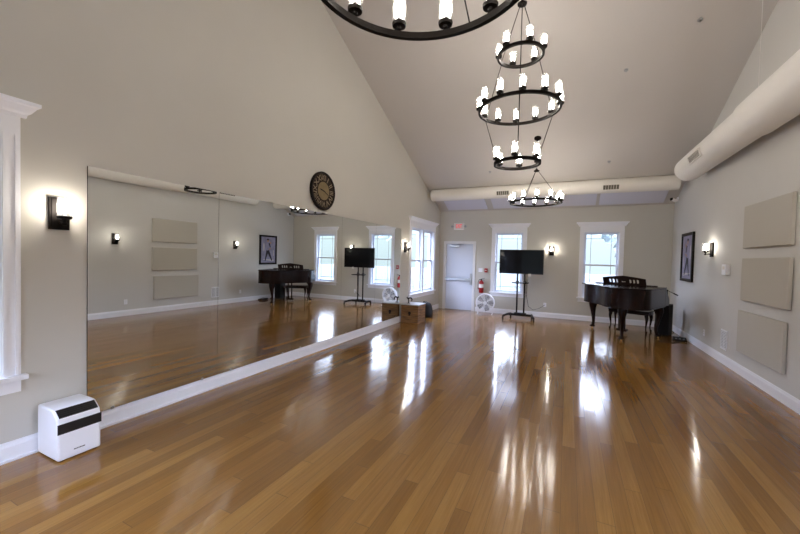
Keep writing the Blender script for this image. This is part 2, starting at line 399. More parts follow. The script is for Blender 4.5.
# ------------------------------------------------------------------ chandeliers
def lathe_c(prof, n, x, y, z): return MB().lathe(prof, n, T(x, y, z))
BULB_P = [(0.0, 0.045), (0.010, 0.046), (0.019, 0.060), (0.0235, 0.082), (0.021, 0.105), (0.013, 0.126), (0.005, 0.140), (0.0, 0.144)]
def lamp_parts(r, ang, R, z, bulbm='bulb', first=None):
    """one candle light standing on the ring: cup, candle stub, glass cylinder, bulb"""
    x, y = R * math.cos(ang), R * math.sin(ang)
    if first is None:
        mb = MB().lathe([(0.0, -0.012), (0.012, -0.012), (0.014, 0.0), (0.040, 0.002), (0.043, 0.020), (0.034, 0.024), (0.016, 0.026), (0.016, 0.052), (0.0, 0.053)], 16)
        c = mb.build('candle_cup', 'iron', r)
        MB().lathe([(0.037, 0.022), (0.037, 0.165), (0.0385, 0.167), (0.040, 0.165), (0.040, 0.022)], 20, closed=True).build('glass_shade', 'glass', c)
        MB().lathe([(a * 1.2, b) for a, b in BULB_P], 12).build('bulb', bulbm, c)
        c.location = (x, y, z); return c
    c = first.copy(); col.objects.link(c); c.parent = r; c.location = (x, y, z)
    for ch in first.children:
        d = ch.copy(); col.objects.link(d); d.parent = c
    return c
def ring_part(r, R, z, name='ring'):
    w, h = 0.014, 0.036
    return MB().lathe([(R - w, z - h), (R + w, z - h), (R + w, z), (R - w, z)], 64, closed=True).build(name, 'iron', r, smooth=30)
def rod(r, p, q, rad=0.0045):
    mb = MB().tube([p, q], rad, 8)
    # little links at both ends
    for c, s in ((p, 1), (q, -1)):
        d = (Vector(q) - Vector(p)).normalized()
        mb.lathe([(0.0, -0.012), (0.009, -0.006), (0.009, 0.006), (0.0, 0.012)], 8, T(*c))
    return mb.build('rod', 'iron', r)
first_lamp = [None]
def lights(r, R, z, n, ph):
    for i in range(n):
        c = lamp_parts(r, ph + 2 * PI * i / n, R, z, first=first_lamp[0])
        if first_lamp[0] is None: first_lamp[0] = c
def chain(r, z0, z1):
    mb = MB(); k = 0; z = z0
    while z < z1:
        a = Matrix.Rotation(PI / 2 * (k % 2), 4, 'Z') @ T(0, 0, 0)
        pts = [a @ Vector((0.011 * math.cos(t), 0, 0.022 * math.sin(t))) + Vector((0, 0, z + 0.02)) for t in [2 * PI * i / 10 for i in range(10)]]
        mb.tube(pts, 0.003, 5, closed=True); z += 0.036; k += 1
    return mb.build('chain', 'iron', r)
def hub(r, z):
    return MB().lathe([(0.0, -0.02), (0.03, -0.02), (0.055, -0.008), (0.058, 0.008), (0.03, 0.02), (0.015, 0.05), (0.0, 0.052)], 20, T(0, 0, z)).build('hub', 'iron', r)
def canopy(r, dz, y):
    # rose on the sloping ceiling
    tilt = math.atan(SLOPE) * (-1 if y > RIDGE_Y else 1)
    return MB().lathe([(0.0, -0.06), (0.02, -0.06), (0.03, -0.03), (0.07, -0.012), (0.07, 0.0), (0.0, 0.0)], 20, T(0, 0, dz) @ rotX(tilt)).build('ceiling_rose', 'iron', r)
def wheel(loc, zr, hubz, label, R=0.54, n=12, ph=0.13, rods=3, rph=2.3, lz=0.012):
    r = empty('chandelier', (loc[0], loc[1], zr))
    ring_part(r, R, 0)
    lights(r, R, lz, n, ph)
    for i in range(rods):
        a = rph + 2 * PI * i / rods
        rod(r, (R * math.cos(a), R * math.sin(a), 0.0), (0.03 * math.cos(a), 0.03 * math.sin(a), hubz - zr))
    hub(r, hubz - zr)
    cz = ceil_z(loc[1]) - zr
    chain(r, hubz - zr + 0.05, cz - 0.03); canopy(r, cz, loc[1])
    tag(r, label, 'chandelier', 'black ring chandeliers')
    return r
CX = 2.97
tc_ = empty('chandelier', (CX + 0.03, 4.68, 2.78))
def tier(R, z, n, ph): ring_part(tc_, R, z); lights(tc_, R, z + 0.012, n, ph)
tier(0.27, 0.0, 6, 0.55); tier(0.482, 0.67, 12, 0.2); tier(0.268, 1.34, 6, -0.03)
for i in range(3):
    a = 2.76 + 2 * PI * i / 3
    ca, sa = math.cos(a), math.sin(a)
    rod(tc_, (0.268 * ca, 0.268 * sa, 0.0), (0.482 * ca, 0.482 * sa, 0.634))
    rod(tc_, (0.482 * ca, 0.482 * sa, 0.67), (0.268 * ca, 0.268 * sa, 1.304))
    rod(tc_, (0.268 * ca, 0.268 * sa, 1.34), (0.03 * ca, 0.03 * sa, 1.94))
MB().tube([(0, 0, 0.3), (0, 0, 1.94)], 0.0035, 6).build('centre_rod', 'iron', tc_)
hub(tc_, 1.95); cz = ceil_z(4.68) - 2.78; chain(tc_, 2.0, cz - 0.03); canopy(tc_, cz, 4.68)
tag(tc_, 'three-tier black ring chandelier, small rings above and below a wide one', 'chandelier', 'black ring chandeliers')
wheel((CX, 7.93, 0), 2.78, 3.42, 'single-ring black chandelier farthest away, in front of the rear duct', R=0.50)
wheel((CX, 1.50, 0), 2.886, 3.52, 'large black ring chandelier overhead, cut off by the top of the picture', R=0.529, ph=0.10, rph=1.39, lz=0.03)

# ------------------------------------------------------------------ wall sconces
def sconce(loc, rz, label):
    r = empty('wall_sconce', loc, rz)
    MB().box(-0.062, -0.022, -0.125, 0.062, -0.0005, 0.125).box(-0.05, -0.028, -0.113, 0.05, -0.022, 0.113).build('back_plate', 'iron', r, bevel=0.003, smooth=0)
    mb = MB().tube([(0, -0.025, -0.07), (0, -0.07, -0.075), (0, -0.10, -0.07), (0, -0.10, -0.05)], 0.010, 8)
    mb.lathe([(0, -0.02), (0.014, -0.018), (0.018, 0), (0, 0.002)], 12, T(0, -0.10, -0.075))
    mb.build('arm', 'iron', r)
    c = MB().lathe([(0.0, -0.012), (0.014, -0.012), (0.018, 0.0), (0.044, 0.002), (0.047, 0.022), (0.036, 0.026), (0.016, 0.028), (0.016, 0.05), (0, 0.051)], 18).build('cup', 'iron', r, loc=(0, -0.10, -0.045))
    MB().lathe([(0.041, 0.022), (0.041, 0.165), (0.0425, 0.167), (0.044, 0.165), (0.044, 0.022)], 20, closed=True).build('glass_shade', 'glass', c)
    MB().lathe([(a * 1.15, b) for a, b in BULB_P], 12).build('bulb', 'sconce_bulb', c)
    return tag(r, label, 'wall lamp', 'black wall sconces with lit glass shades')
sconce((0, 1.378, 1.82), LEFT, 'lit black sconce beside the tall left window, before the mirror')
sconce((0, 7.93, 1.80), LEFT, 'lit black sconce between the mirror end and the far left window')
sconce((3.215, D, 1.83), REAR, 'lit black sconce on the rear wall right of the television')
sconce((W, 7.90, 1.815), RIGHT, 'lit black sconce right of the framed dance painting')
sconce((W, 4.62, 1.815), RIGHT, 'lit black right-wall sconce seen at left in the mirror, before the fabric panels')

# ------------------------------------------------------------------ round ducts
def duct_grille(parent, x0, x1, frame_d, mtx, mname):
    """flush register on the duct skin: local x along the duct, -y outwards"""
    hgt = 0.05
    mb = MB(); mb.box(x0 - 0.02, -0.012, -hgt - 0.015, x1 + 0.02, 0.02, -hgt).box(x0 - 0.02, -0.012, hgt, x1 + 0.02, 0.02, hgt + 0.015)
    mb.box(x0 - 0.02, -0.012, -hgt, x0, 0.02, hgt).box(x1, -0.012, -hgt, x1 + 0.02, 0.02, hgt)
    mb.v = [mtx @ Vector(p) for p in mb.v]
    g = mb.build('register', mname, parent, smooth=0)
    mb = MB().box(x0, 0.0, -hgt, x1, 0.015, hgt); mb.v = [mtx @ Vector(p) for p in mb.v]; mb.build('register_opening', 'slot', g, smooth=0)
    mb = MB(); nb = max(4, int((x1 - x0) / 0.05))
    for i in range(1, nb):
        xx = x0 + (x1 - x0) * i / nb; mb.box(xx - 0.003, -0.006, -hgt, xx + 0.003, 0.0, hgt)
    mb.v = [mtx @ Vector(p) for p in mb.v]; mb.build('vane', mname, g, smooth=0)
    return g
def duct_body(L, R, seams, grow=0.0, gy=0.0):
    mb = MB()
    def tube_(y0, y1, r): mb.lathe([(0.0, y0), (r - 0.015, y0), (r, y0 + 0.015), (r, y1 - 0.015), (r - 0.015, y1), (0.0, y1)], 48, rotX(-PI / 2))
    if grow: tube_(0, gy, R + grow); tube_(gy - 0.03, L, R)
    else: tube_(0, L, R)
    for s in seams:
        r = R + (grow if grow and s < gy else 0)
        mb.lathe([(r - 0.01, s - 0.014), (r + 0.004, s - 0.014), (r + 0.004, s + 0.014), (r - 0.01, s + 0.014)], 48, rotX(-PI / 2), closed=True)
    return mb                                                     # runs along +y
RD = empty('air_duct', (5.625, NEAR + 0.02, 3.35))
L = 8.42 - NEAR - 0.02
duct_body(L, 0.222, [L - 2.68 - 2.6 * i for i in range(1, 3)], 0.022, L - 2.68).build('duct_tube', 'ductw', RD, smooth=30)
mt = T(0, L - 1.2, 0) @ rotZ(-PI / 2) @ rotX(0.25) @ T(0, -0.228, 0)
duct_grille(RD, -0.26, 0.26, 0, mt, 'ductw')
for i in range(3):
    yy = L - 2.68 - 2.6 * i; zt = ceil_z(NEAR + 0.02 + yy) - 3.35
    MB().tube([(0, yy, 0.22), (0, yy, zt)], 0.003, 6).build('hanger_wire', 'ductw', RD)
tag(RD, 'large white round duct running along the top of the right wall', 'duct')
BD = empty('air_duct', (0.12, 9.43, 3.305))
duct_body(5.60, 0.16, [1.15, 2.9, 4.6]).build('duct_tube', 'duct', BD, smooth=30)
for ch in BD.children:
    ch.data.transform(rotZ(-PI / 2))
for xa, xb in ((1.80, 2.10), (4.17, 4.48)):
    m_ = rotX(0.35) @ T(0, -0.163, 0)
    duct_grille(BD, xa, xb, 0, m_, 'duct')
for xa in (1.2, 4.6):
    MB().tube([(xa, 0, 0.155), (xa, 0, ceil_z(9.43) - 3.305)], 0.003, 6).build('hanger_wire', 'duct', BD)
tag(BD, 'cream round duct crossing the room high along the rear wall', 'duct')

# ceiling panels behind the rear duct
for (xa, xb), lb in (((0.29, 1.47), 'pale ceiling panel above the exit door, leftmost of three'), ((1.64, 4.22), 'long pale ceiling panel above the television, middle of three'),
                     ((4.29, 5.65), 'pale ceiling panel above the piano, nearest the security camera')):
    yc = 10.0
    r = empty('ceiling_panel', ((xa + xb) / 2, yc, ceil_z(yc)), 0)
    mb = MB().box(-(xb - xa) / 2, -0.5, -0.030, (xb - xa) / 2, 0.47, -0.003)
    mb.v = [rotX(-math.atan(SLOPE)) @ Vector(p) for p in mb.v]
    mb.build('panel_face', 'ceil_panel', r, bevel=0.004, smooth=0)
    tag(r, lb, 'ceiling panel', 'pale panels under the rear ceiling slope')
# sprinkler heads on the slope
for (x, y), lb in (((5.127, 6.118), 'small sprinkler head on the ceiling slope nearest the right duct'), ((4.357, 6.692), 'small sprinkler head right of the three-tier chandelier'),
                   ((4.35, 8.839), 'small sprinkler head on the ceiling above the piano window'), ((1.821, 8.862), 'small sprinkler head low on the slope left of the chandeliers')):
    r = empty('sprinkler_head', (x, y, ceil_z(y))); A = rotX(-math.atan(SLOPE))
    MB().lathe([(0, -0.006), (0.03, -0.006), (0.032, 0), (0, 0)], 16, A).build('escutcheon', 'grey_plastic', r)
    MB().lathe([(0, -0.035), (0.014, -0.035), (0.014, -0.031), (0.006, -0.030), (0.006, -0.006), (0, -0.006)], 12, A).build('deflector', 'steel', r)
    tag(r, lb, 'sprinkler', 'ceiling sprinkler heads')

# ------------------------------------------------------------------ right wall things
for (z0, z1), lb in (((1.795, 2.384), 'beige fabric acoustic panel, top of the three on the right wall'), ((1.064, 1.656), 'beige fabric acoustic panel, middle of the three on the right wall'),
                     ((0.328, 0.920), 'beige fabric acoustic panel, lowest of the three above the baseboard')):
    r = empty('acoustic_panel', (W, 6.02 if z0 > 1 else 6.07, z0), RIGHT)
    MB().box(-0.598, -0.042, 0, 0.598, -0.004, z1 - z0).build('fabric_face', 'panel_fab', r, bevel=0.008, smooth=0)
    MB().box(-0.5, -0.004, 0.08, 0.5, -0.0004, z1 - z0 - 0.08).build('backing', 'matte_black', r, smooth=0)
    tag(r, lb, 'acoustic panel', 'fabric panels stacked on the right wall')
r = empty('framed_painting', (W, 9.26, 1.20), RIGHT)
hw, H = 0.39, 1.01
MB().box(-hw, -0.04, 0, -hw + 0.06, -0.0005, H).box(hw - 0.06, -0.04, 0, hw, -0.0005, H).box(-hw + 0.06, -0.04, 0, hw - 0.06, -0.0005, 0.06).box(-hw + 0.06, -0.04, H - 0.06, hw - 0.06, -0.0005, H).build('picture_frame', 'clock_rim', r, bevel=0.004, smooth=0)
cv = MB().box(-hw + 0.06, -0.02, 0.06, hw - 0.06, -0.0005, H - 0.06).build('canvas', 'canvas', r, smooth=0)
def flat(parent, name, m, polys, y):
    mb = MB()
    for p in polys: mb.prism(p, y, y + 0.001, lambda u, v, w: (u, w, v))
    return mb.build(name, m, parent, smooth=0)
def blob(cx, cz, rx, rz_, n=12, rot=0):
    return [(cx + rx * math.cos(t) * math.cos(rot) - rz_ * math.sin(t) * math.sin(rot), cz + rx * math.cos(t) * math.sin(rot) + rz_ * math.sin(t) * math.cos(rot)) for t in [2 * PI * i / n for i in range(n)]]
def limb(a, b, w0, w1):
    dx, dz = b[0] - a[0], b[1] - a[1]; l = math.hypot(dx, dz); nx, nz = -dz / l, dx / l
    return [(a[0] + nx * w0, a[1] + nz * w0), (b[0] + nx * w1, b[1] + nz * w1), (b[0] - nx * w1, b[1] - nz * w1), (a[0] - nx * w0, a[1] - nz * w0)]
fg = flat(cv, 'painted_dancers', 'p_orange', [limb((0.0, 0.72), (0.02, 0.45), 0.09, 0.06), limb((0.08, 0.66), (0.16, 0.52), 0.05, 0.03), limb((-0.02, 0.68), (-0.12, 0.56), 0.045, 0.03)], -0.0165)
flat(fg, 'painted_clothes', 'p_dark', [limb((0.02, 0.48), (-0.10, 0.27), 0.06, 0.035), limb((-0.10, 0.27), (-0.17, 0.13), 0.035, 0.02), limb((0.03, 0.48), (0.10, 0.27), 0.055, 0.03), limb((0.10, 0.27), (0.14, 0.12), 0.03, 0.02), blob(0.02, 0.855, 0.055, 0.04), limb((-0.03, 0.74), (-0.09, 0.6), 0.03, 0.02)], -0.0225)
flat(fg, 'painted_faces', 'p_skin', [blob(0.02, 0.81, 0.035, 0.045), blob(-0.10, 0.75, 0.03, 0.04), limb((-0.12, 0.57), (-0.02, 0.52), 0.02, 0.015)], -0.0227)
flat(fg, 'painted_highlights', 'p_pale', [limb((-0.25, 0.14), (0.22, 0.17), 0.03, 0.01), blob(0.2, 0.6, 0.03, 0.15), blob(-0.24, 0.4, 0.02, 0.12)], -0.0212)
tag(r, 'black-framed violet painting of dancers on the right wall above the piano', 'painting')
r = empty('thermostat', (W, 7.20, 1.40), RIGHT)
MB().box(-0.078, -0.06, 0.0, 0.078, -0.0005, 0.165).build('housing', 'white_plastic', r, bevel=0.008, smooth=0)
MB().box(-0.045, -0.0615, 0.085, 0.045, -0.0601, 0.135).build('display', 'label', r, smooth=0)
tag(r, 'white boxy thermostat on the right wall between sconce and fabric panels', 'thermostat')
r = empty('wall_vent', (W, 7.22, 0.225), RIGHT)
MB().box(-0.125, -0.012, 0, 0.125, -0.0005, 0.31).build('vent_frame', 'white_plastic', r, bevel=0.003, smooth=0)
for s in (-0.06, 0.06): MB().box(s - 0.048, -0.0128, 0.025, s + 0.048, -0.0119, 0.285).build('opening', 'grey_plastic', r, smooth=0)
mb = MB()
for i in range(11):
    for s in (-0.06, 0.06): mb.box(s - 0.045, -0.016, 0.03 + i * 0.0235, s + 0.045, -0.0129, 0.042 + i * 0.0235)
mb.build('louver', 'white_plastic', r, smooth=0)
tag(r, 'white louvered wall vent low on the right wall beside the panels', 'vent')
def outlet(loc, rz, label):
    r = empty('wall_outlet', loc, rz)
    MB().box(-0.037, -0.007, -0.058, 0.037, -0.0005, 0.058).build('cover_plate', 'white_plastic', r, bevel=0.002, smooth=0)
    mb = MB()
    for zz in (-0.022, 0.022):
        for xx in (-0.007, 0.007): mb.box(xx - 0.0015, -0.0085, zz - 0.006, xx + 0.0015, -0.0071, zz + 0.006)
    mb.build('slot', 'slot', r, smooth=0)
    tag(r, label, 'outlet', 'white wall outlets')
outlet((W, 8.12, 0.33), RIGHT, 'white outlet on the right wall below the sconce by the painting')
outlet((W, 4.85, 0.33), RIGHT, 'white right-wall outlet seen at left in the mirror, below the nearer sconce')
outlet((3.09, D, 0.345), REAR, 'white outlet on the rear wall right of the television stand')
r = empty('security_camera', (W, 10.22, 3.06), RIGHT)
MB().lathe([(0, 0), (0.05, 0), (0.05, 0.02), (0.03, 0.035), (0, 0.035)], 18, rotX(PI / 2)).build('mount', 'white_plastic', r)
mb = MB().lathe([(0, -0.07), (0.03, -0.068), (0.036, -0.05), (0.036, 0.05), (0.03, 0.06), (0, 0.06)], 18, T(0.03, -0.09, -0.02) @ rotZ(0.6) @ rotX(-1.85)); cb_ = mb.build('camera_body', 'white_plastic', r)
MB().lathe([(0, 0.061), (0.034, 0.061), (0.038, 0.066), (0.026, 0.085), (0, 0.088)], 18, T(0.03, -0.09, -0.02) @ rotZ(0.6) @ rotX(-1.85) @ rotX(PI)).build('lens', 'black_plastic', cb_)
tag(r, 'small white security camera with black lens in the rear right corner', 'security camera')

# ------------------------------------------------------------------ rear wall things
r = empty('exit_sign', (0.605, D, 2.435))
MB().box(-0.155, -0.045, 0.0, 0.155, -0.0005, 0.205).build('sign_housing', 'exit_face', r, bevel=0.006, smooth=0)
MB().box(-0.115, -0.047, 0.02, 0.115, -0.0451, 0.185).build('letter_panel', 'label', r, smooth=0)
text_mesh('letters', 'EXIT', 0.165, 'exit_red', r, T(0, -0.0485, 0.102) @ rotX(PI / 2) @ Matrix.Diagonal((0.54, 1.0, 1, 1)), 0.001)
for s in (-1, 1):
    mb = MB().tube([(s * 0.15, -0.025, 0.10), (s * 0.185, -0.03, 0.10)], 0.012, 8)
    mb.lathe([(0, -0.02), (0.03, -0.018), (0.036, 0.02), (0.036, 0.03), (0, 0.03)], 16, T(s * 0.205, -0.04, 0.10) @ rotX(PI / 2))
    hd = mb.build('emergency_lamp', 'grey_plastic', r); hd['label'] = 'grey emergency lamp head'
tag(r, 'lit red and white EXIT sign on the wall above the steel door', 'exit sign')
r = empty('fire_alarm_pull', (1.455, D, 1.235))
MB().box(-0.045, -0.04, -0.06, 0.045, -0.0005, 0.06).build('pull_body', 'red', r, bevel=0.006, smooth=0)
MB().box(-0.03, -0.05, -0.01, 0.03, -0.0401, 0.012).build('pull_handle', 'label', r, bevel=0.002, smooth=0)
tag(r, 'small red fire alarm pull station beside the rear window', 'fire alarm')
r = empty('light_switch', (1.29, D, 1.24))
MB().box(-0.06, -0.007, -0.058, 0.06, -0.0005, 0.058).build('switch_plate', 'white_plastic', r, bevel=0.002, smooth=0)
for s in (-0.025, 0.025): MB().box(s - 0.006, -0.018, -0.012, s + 0.006, -0.0071, 0.012).build('toggle', 'white_plastic', r, smooth=0)
tag(r, 'white light switch plate between door and red alarm pull', 'light switch')
r = empty('fire_extinguisher', (1.345, D - 0.09, 0.575))
MB().lathe([(0, 0), (0.06, 0.0), (0.068, 0.012), (0.068, 0.29), (0.06, 0.325), (0.03, 0.352), (0.024, 0.365), (0, 0.366)], 24).build('cylinder', 'red', r)
MB().lathe([(0.0683, 0.15), (0.0692, 0.15), (0.0692, 0.255), (0.0683, 0.255)], 24, closed=True).build('paper_band', 'label', r)
mb = MB().lathe([(0, 0.36), (0.022, 0.36), (0.022, 0.40), (0, 0.402)], 14); mb.bar((-0.01, 0, 0.405), (0.10, -0.02, 0.435), 0.018, 0.01); mb.bar((-0.01, 0, 0.385), (0.09, -0.02, 0.375), 0.018, 0.01)
mb.build('valve_handle', 'matte_black', r)
MB().tube([(-0.015, -0.01, 0.39), (-0.06, -0.02, 0.38), (-0.088, -0.02, 0.31), (-0.09, -0.02, 0.18), (-0.085, -0.015, 0.10)], [0.009, 0.009, 0.009, 0.009, 0.014], 8).build('hose', 'rubber', r)
MB().box(-0.03, 0.055, 0.1, 0.03, 0.0895, 0.3).build('wall_bracket', 'matte_black', r, smooth=0)
tag(r, 'red fire extinguisher with white band hung beside the steel door', 'fire extinguisher')

# round white floor fan
r = empty('floor_fan', (1.535, 10.16, 0.0), 0.12)
FR, fz = 0.265, 0.325
MB().lathe([(FR - 0.03, -0.052), (FR - 0.008, -0.06), (FR, -0.05), (FR, 0.05), (FR - 0.008, 0.06), (FR - 0.03, 0.052), (FR - 0.02, 0.0)], 48, T(0, 0, fz) @ rotX(PI / 2), closed=True).build('shroud', 'white_plastic', r)
def fan_grille(yy):
    mb = MB()
    for q in range(1, 11):
        rr = 0.05 + (FR - 0.075) * q / 10 + 0.01
        if rr < FR - 0.02: mb.tube([(rr * math.cos(t), yy, fz + rr * math.sin(t)) for t in [2 * PI * i / 32 for i in range(32)]], 0.0032, 4, closed=True)
    for q in range(16):
        t = 2 * PI * q / 16; mb.tube([(0.05 * math.cos(t), yy, fz + 0.05 * math.sin(t)), ((FR - 0.02) * math.cos(t + 0.25), yy, fz + (FR - 0.02) * math.sin(t + 0.25))], 0.003, 4)
    mb.lathe([(0, -0.012), (0.05, -0.008), (0.055, 0.004), (0, 0.006)], 20, T(0, yy, fz) @ rotX(PI / 2 if yy > 0 else PI / 2))
    return mb.build('grille', 'white_plastic', r)
fan_grille(-0.055); fan_grille(0.055)
hb = MB().lathe([(0, -0.05), (0.05, -0.045), (0.06, 0.05), (0, 0.055)], 20, T(0, 0, fz) @ rotX(PI / 2)).build('motor_hub', 'grey_plastic', r)
for q in range(5):
    t0 = 2 * PI * q / 5; vs = []
    for i in range(5):
        rr = 0.055 + 0.185 * i / 4; wd = 0.28 + 0.16 * math.sin(PI * i / 4)
        for j, s in enumerate((-1, 1)):
            tt = t0 + s * wd * 0.9; vs.append((rr * math.cos(tt), s * 0.03, fz + rr * math.sin(tt)))
    fs = [(2 * i, 2 * i + 1, 2 * i + 3, 2 * i + 2) for i in range(4)]
    b_ = MB().add(vs, fs).build('blade', 'fan_blade', r, recalc=False)
    sm = b_.modifiers.new('thick', 'SOLIDIFY'); sm.thickness = 0.004
for s in (-1, 1):
    mb = MB().bar((s * 0.20, -0.16, 0.012), (s * 0.20, 0.16, 0.012), 0.03, 0.022); mb.bar((s * 0.20, 0, 0.02), (s * 0.24, 0, 0.165), 0.03, 0.018)
    mb.build('foot', 'white_plastic', r, bevel=0.004, smooth=0)
tag(r, 'round white floor fan standing under the extinguisher by the rear window', 'fan')

# television on a wheeled stand
tvx, tvy = 2.51, 9.90
st = empty('television_stand', (tvx, tvy, 0), -0.03)
for s in (-1, 1):
    MB().tube([(s * 0.092, 0.05, 0.10), (s * 0.092, 0.05, 1.55)], 0.021, 12).build('pole', 'matte_black', st)
MB().box(-0.30, 0.0, 0.07, 0.30, 0.10, 0.125).box(-0.15, -0.01, 0.10, 0.15, 0.11, 0.15).build('base_bar', 'matte_black', st, bevel=0.008, smooth=0)
for s in (-1, 1):
    lg = MB().tube([(s * 0.27, 0.27, 0.085), (s * 0.29, 0.05, 0.105), (s * 0.345, -0.18, 0.10), (s * 0.385, -0.30, 0.075)], [0.026, 0.032, 0.03, 0.026], 8).build('leg', 'matte_black', st)
    for px, py in ((s * 0.275, 0.26), (s * 0.385, -0.29)):
        mb = MB().lathe([(0, -0.02), (0.027, -0.02), (0.03, -0.014), (0.03, 0.014), (0.027, 0.02), (0, 0.02)], 16, T(px, py, 0.03) @ rotY(PI / 2)); mb.tube([(px, py, 0.03), (px, py, 0.085)], 0.01, 6)
        mb.build('caster', 'rubber', lg)
sh = MB().box(-0.20, -0.20, 0.95, 0.20, 0.06, 0.975).build('shelf', 'matte_black', st, bevel=0.003, smooth=0)
MB().box(-0.13, 0.02, 0.93, -0.055, 0.085, 1.0).box(0.055, 0.02, 0.93, 0.13, 0.085, 1.0).build('clamp', 'matte_black', sh, bevel=0.004, smooth=0)
MB().box(-0.25, -0.02, 1.35, 0.25, 0.03, 1.39).box(-0.25, -0.02, 1.63, 0.25, 0.03, 1.67).box(-0.22, -0.028, 1.30, -0.18, -0.02, 1.72).box(0.18, -0.028, 1.30, 0.22, -0.02, 1.72).build('mount_bracket', 'matte_black', st, smooth=0)
tag(st, 'black wheeled stand with two poles holding the television', 'television stand')
tv = empty('television', (tvx, tvy - 0.03, 1.195), -0.03)
MB().box(-0.555, -0.05, 0.0, 0.555, -0.012, 0.638).box(-0.35, -0.012, 0.06, 0.35, 0.0, 0.45).build('housing', 'black_plastic', tv, bevel=0.005, smooth=0)
MB().box(-0.545, -0.0525, 0.014, 0.545, -0.0505, 0.628).build('screen', 'screen', tv, smooth=0)
MB().box(0.185, -0.055, -0.055, 0.255, -0.045, 0.012).build('paper_tag', 'label', tv, smooth=0)['label'] = 'small white tag hanging from lower edge'
tag(tv, 'large black flat-screen television before the rear window', 'television')
pc = MB().tube([(2.66, 9.99, 1.05), (2.66, 10.0, 0.6), (2.70, 10.12, 0.32), (2.80, 10.38, 0.20), (2.95, 10.50, 0.24), (3.05, 10.52, 0.31), (3.085, 10.525, 0.345)], 0.006, 8).build('power_cord', 'rubber')
tag(pc, 'thin black power cord sagging from television stand to outlet', 'cord')

# ------------------------------------------------------------------ grand piano
PO, PA = (4.77, 9.20), -math.atan2(0.42, 0.906)
pn = empty('grand_piano', (PO[0], PO[1], 0), PA)
# local: +x to the bass side, -y towards the tail, keyboard at y ~ +0.2
def smooth_curve(P, n=8):
    out = []
    for i in range(len(P) - 1):
        p0 = P[max(i - 1, 0)]; p1 = P[i]; p2 = P[i + 1]; p3 = P[min(i + 2, len(P) - 1)]
        for j in range(n):
            t = j / n
            out.append(tuple(0.5 * (2 * p1[k] + (p2[k] - p0[k]) * t + (2 * p0[k] - 5 * p1[k] + 4 * p2[k] - p3[k]) * t * t + (3 * p1[k] - p0[k] - 3 * p2[k] + p3[k]) * t ** 3) for k in (0, 1)))
    out.append(P[-1]); return out
curve = smooth_curve([(-0.735, -0.10), (-0.72, -0.30), (-0.60, -0.50), (-0.36, -0.66), (-0.16, -0.86), (0.02, -1.08), (0.22, -1.20), (0.45, -1.21), (0.63, -1.10), (0.72, -0.92), (0.735, -0.75)], 6)
outline = [(-0.735, 0.08)] + curve + [(0.735, 0.08)]
def scaled(o, k_, cx=0.0, cy=-0.45): return [(cx + (u - cx) * k_, cy + (v - cy) * k_) for u, v in o]
ZB, ZT = 0.675, 1.045
mb = MB().prism(outline, ZB, ZT, lambda u, v, w: (u, v, w))
case = mb.build('case', 'piano', pn, bevel=0.006, smooth=30)
lid_o = [(u - 0.07 if u < -0.7 and v > -0.25 else u, v) for u, v in scaled(outline, 1.022)]
mb = MB().prism(lid_o, ZT + 0.001, ZT + 0.022, lambda u, v, w: (u, v, w))
lid = mb.build('lid', 'piano', pn, bevel=0.005, smooth=30)
MB().prism(scaled(outline, 1.008), ZB - 0.014, ZB + 0.016, lambda u, v, w: (u, v, w)).build('lower_moulding', 'piano', pn, bevel=0.004, smooth=30)
# arms, key bed, keys, fallboard
for s in (-1, 1):
    x0, x1 = sorted((s * 0.735, s * 0.655))
    poly = [(0.08, ZB), (0.36, ZB), (0.38, ZB + 0.06), (0.37, ZB + 0.14), (0.31, ZB + 0.20), (0.20, ZB + 0.26), (0.14, ZT), (0.08, ZT)]
    MB().prism(poly, x0, x1, lambda u, v, w: (w, u, v)).build('arm', 'piano', pn, bevel=0.005, smooth=30)
MB().box(-0.654, 0.081, ZB, 0.654, 0.34, ZB + 0.05).build('key_bed', 'piano', pn, bevel=0.004, smooth=0)
mb = MB()
for i in range(52):
    x = -0.62 + i * 1.24 / 52; mb.box(x + 0.0006, 0.15, ZB + 0.051, x + 1.24 / 52 - 0.0006, 0.30, ZB + 0.07)
mb.build('white_keys', 'ivory', pn, smooth=0)
mb = MB()
for i in range(51):
    if i % 7 in (0, 2, 3, 5, 6): x = -0.62 + (i + 1) * 1.24 / 52; mb.box(x - 0.006, 0.15, ZB + 0.0705, x + 0.006, 0.245, ZB + 0.083)
mb.build('black_keys', 'black_plastic', pn, smooth=0)
MB().box(-0.654, 0.081, ZB + 0.051, 0.654, 0.12, ZT - 0.02).build('fallboard', 'piano', pn, smooth=0)
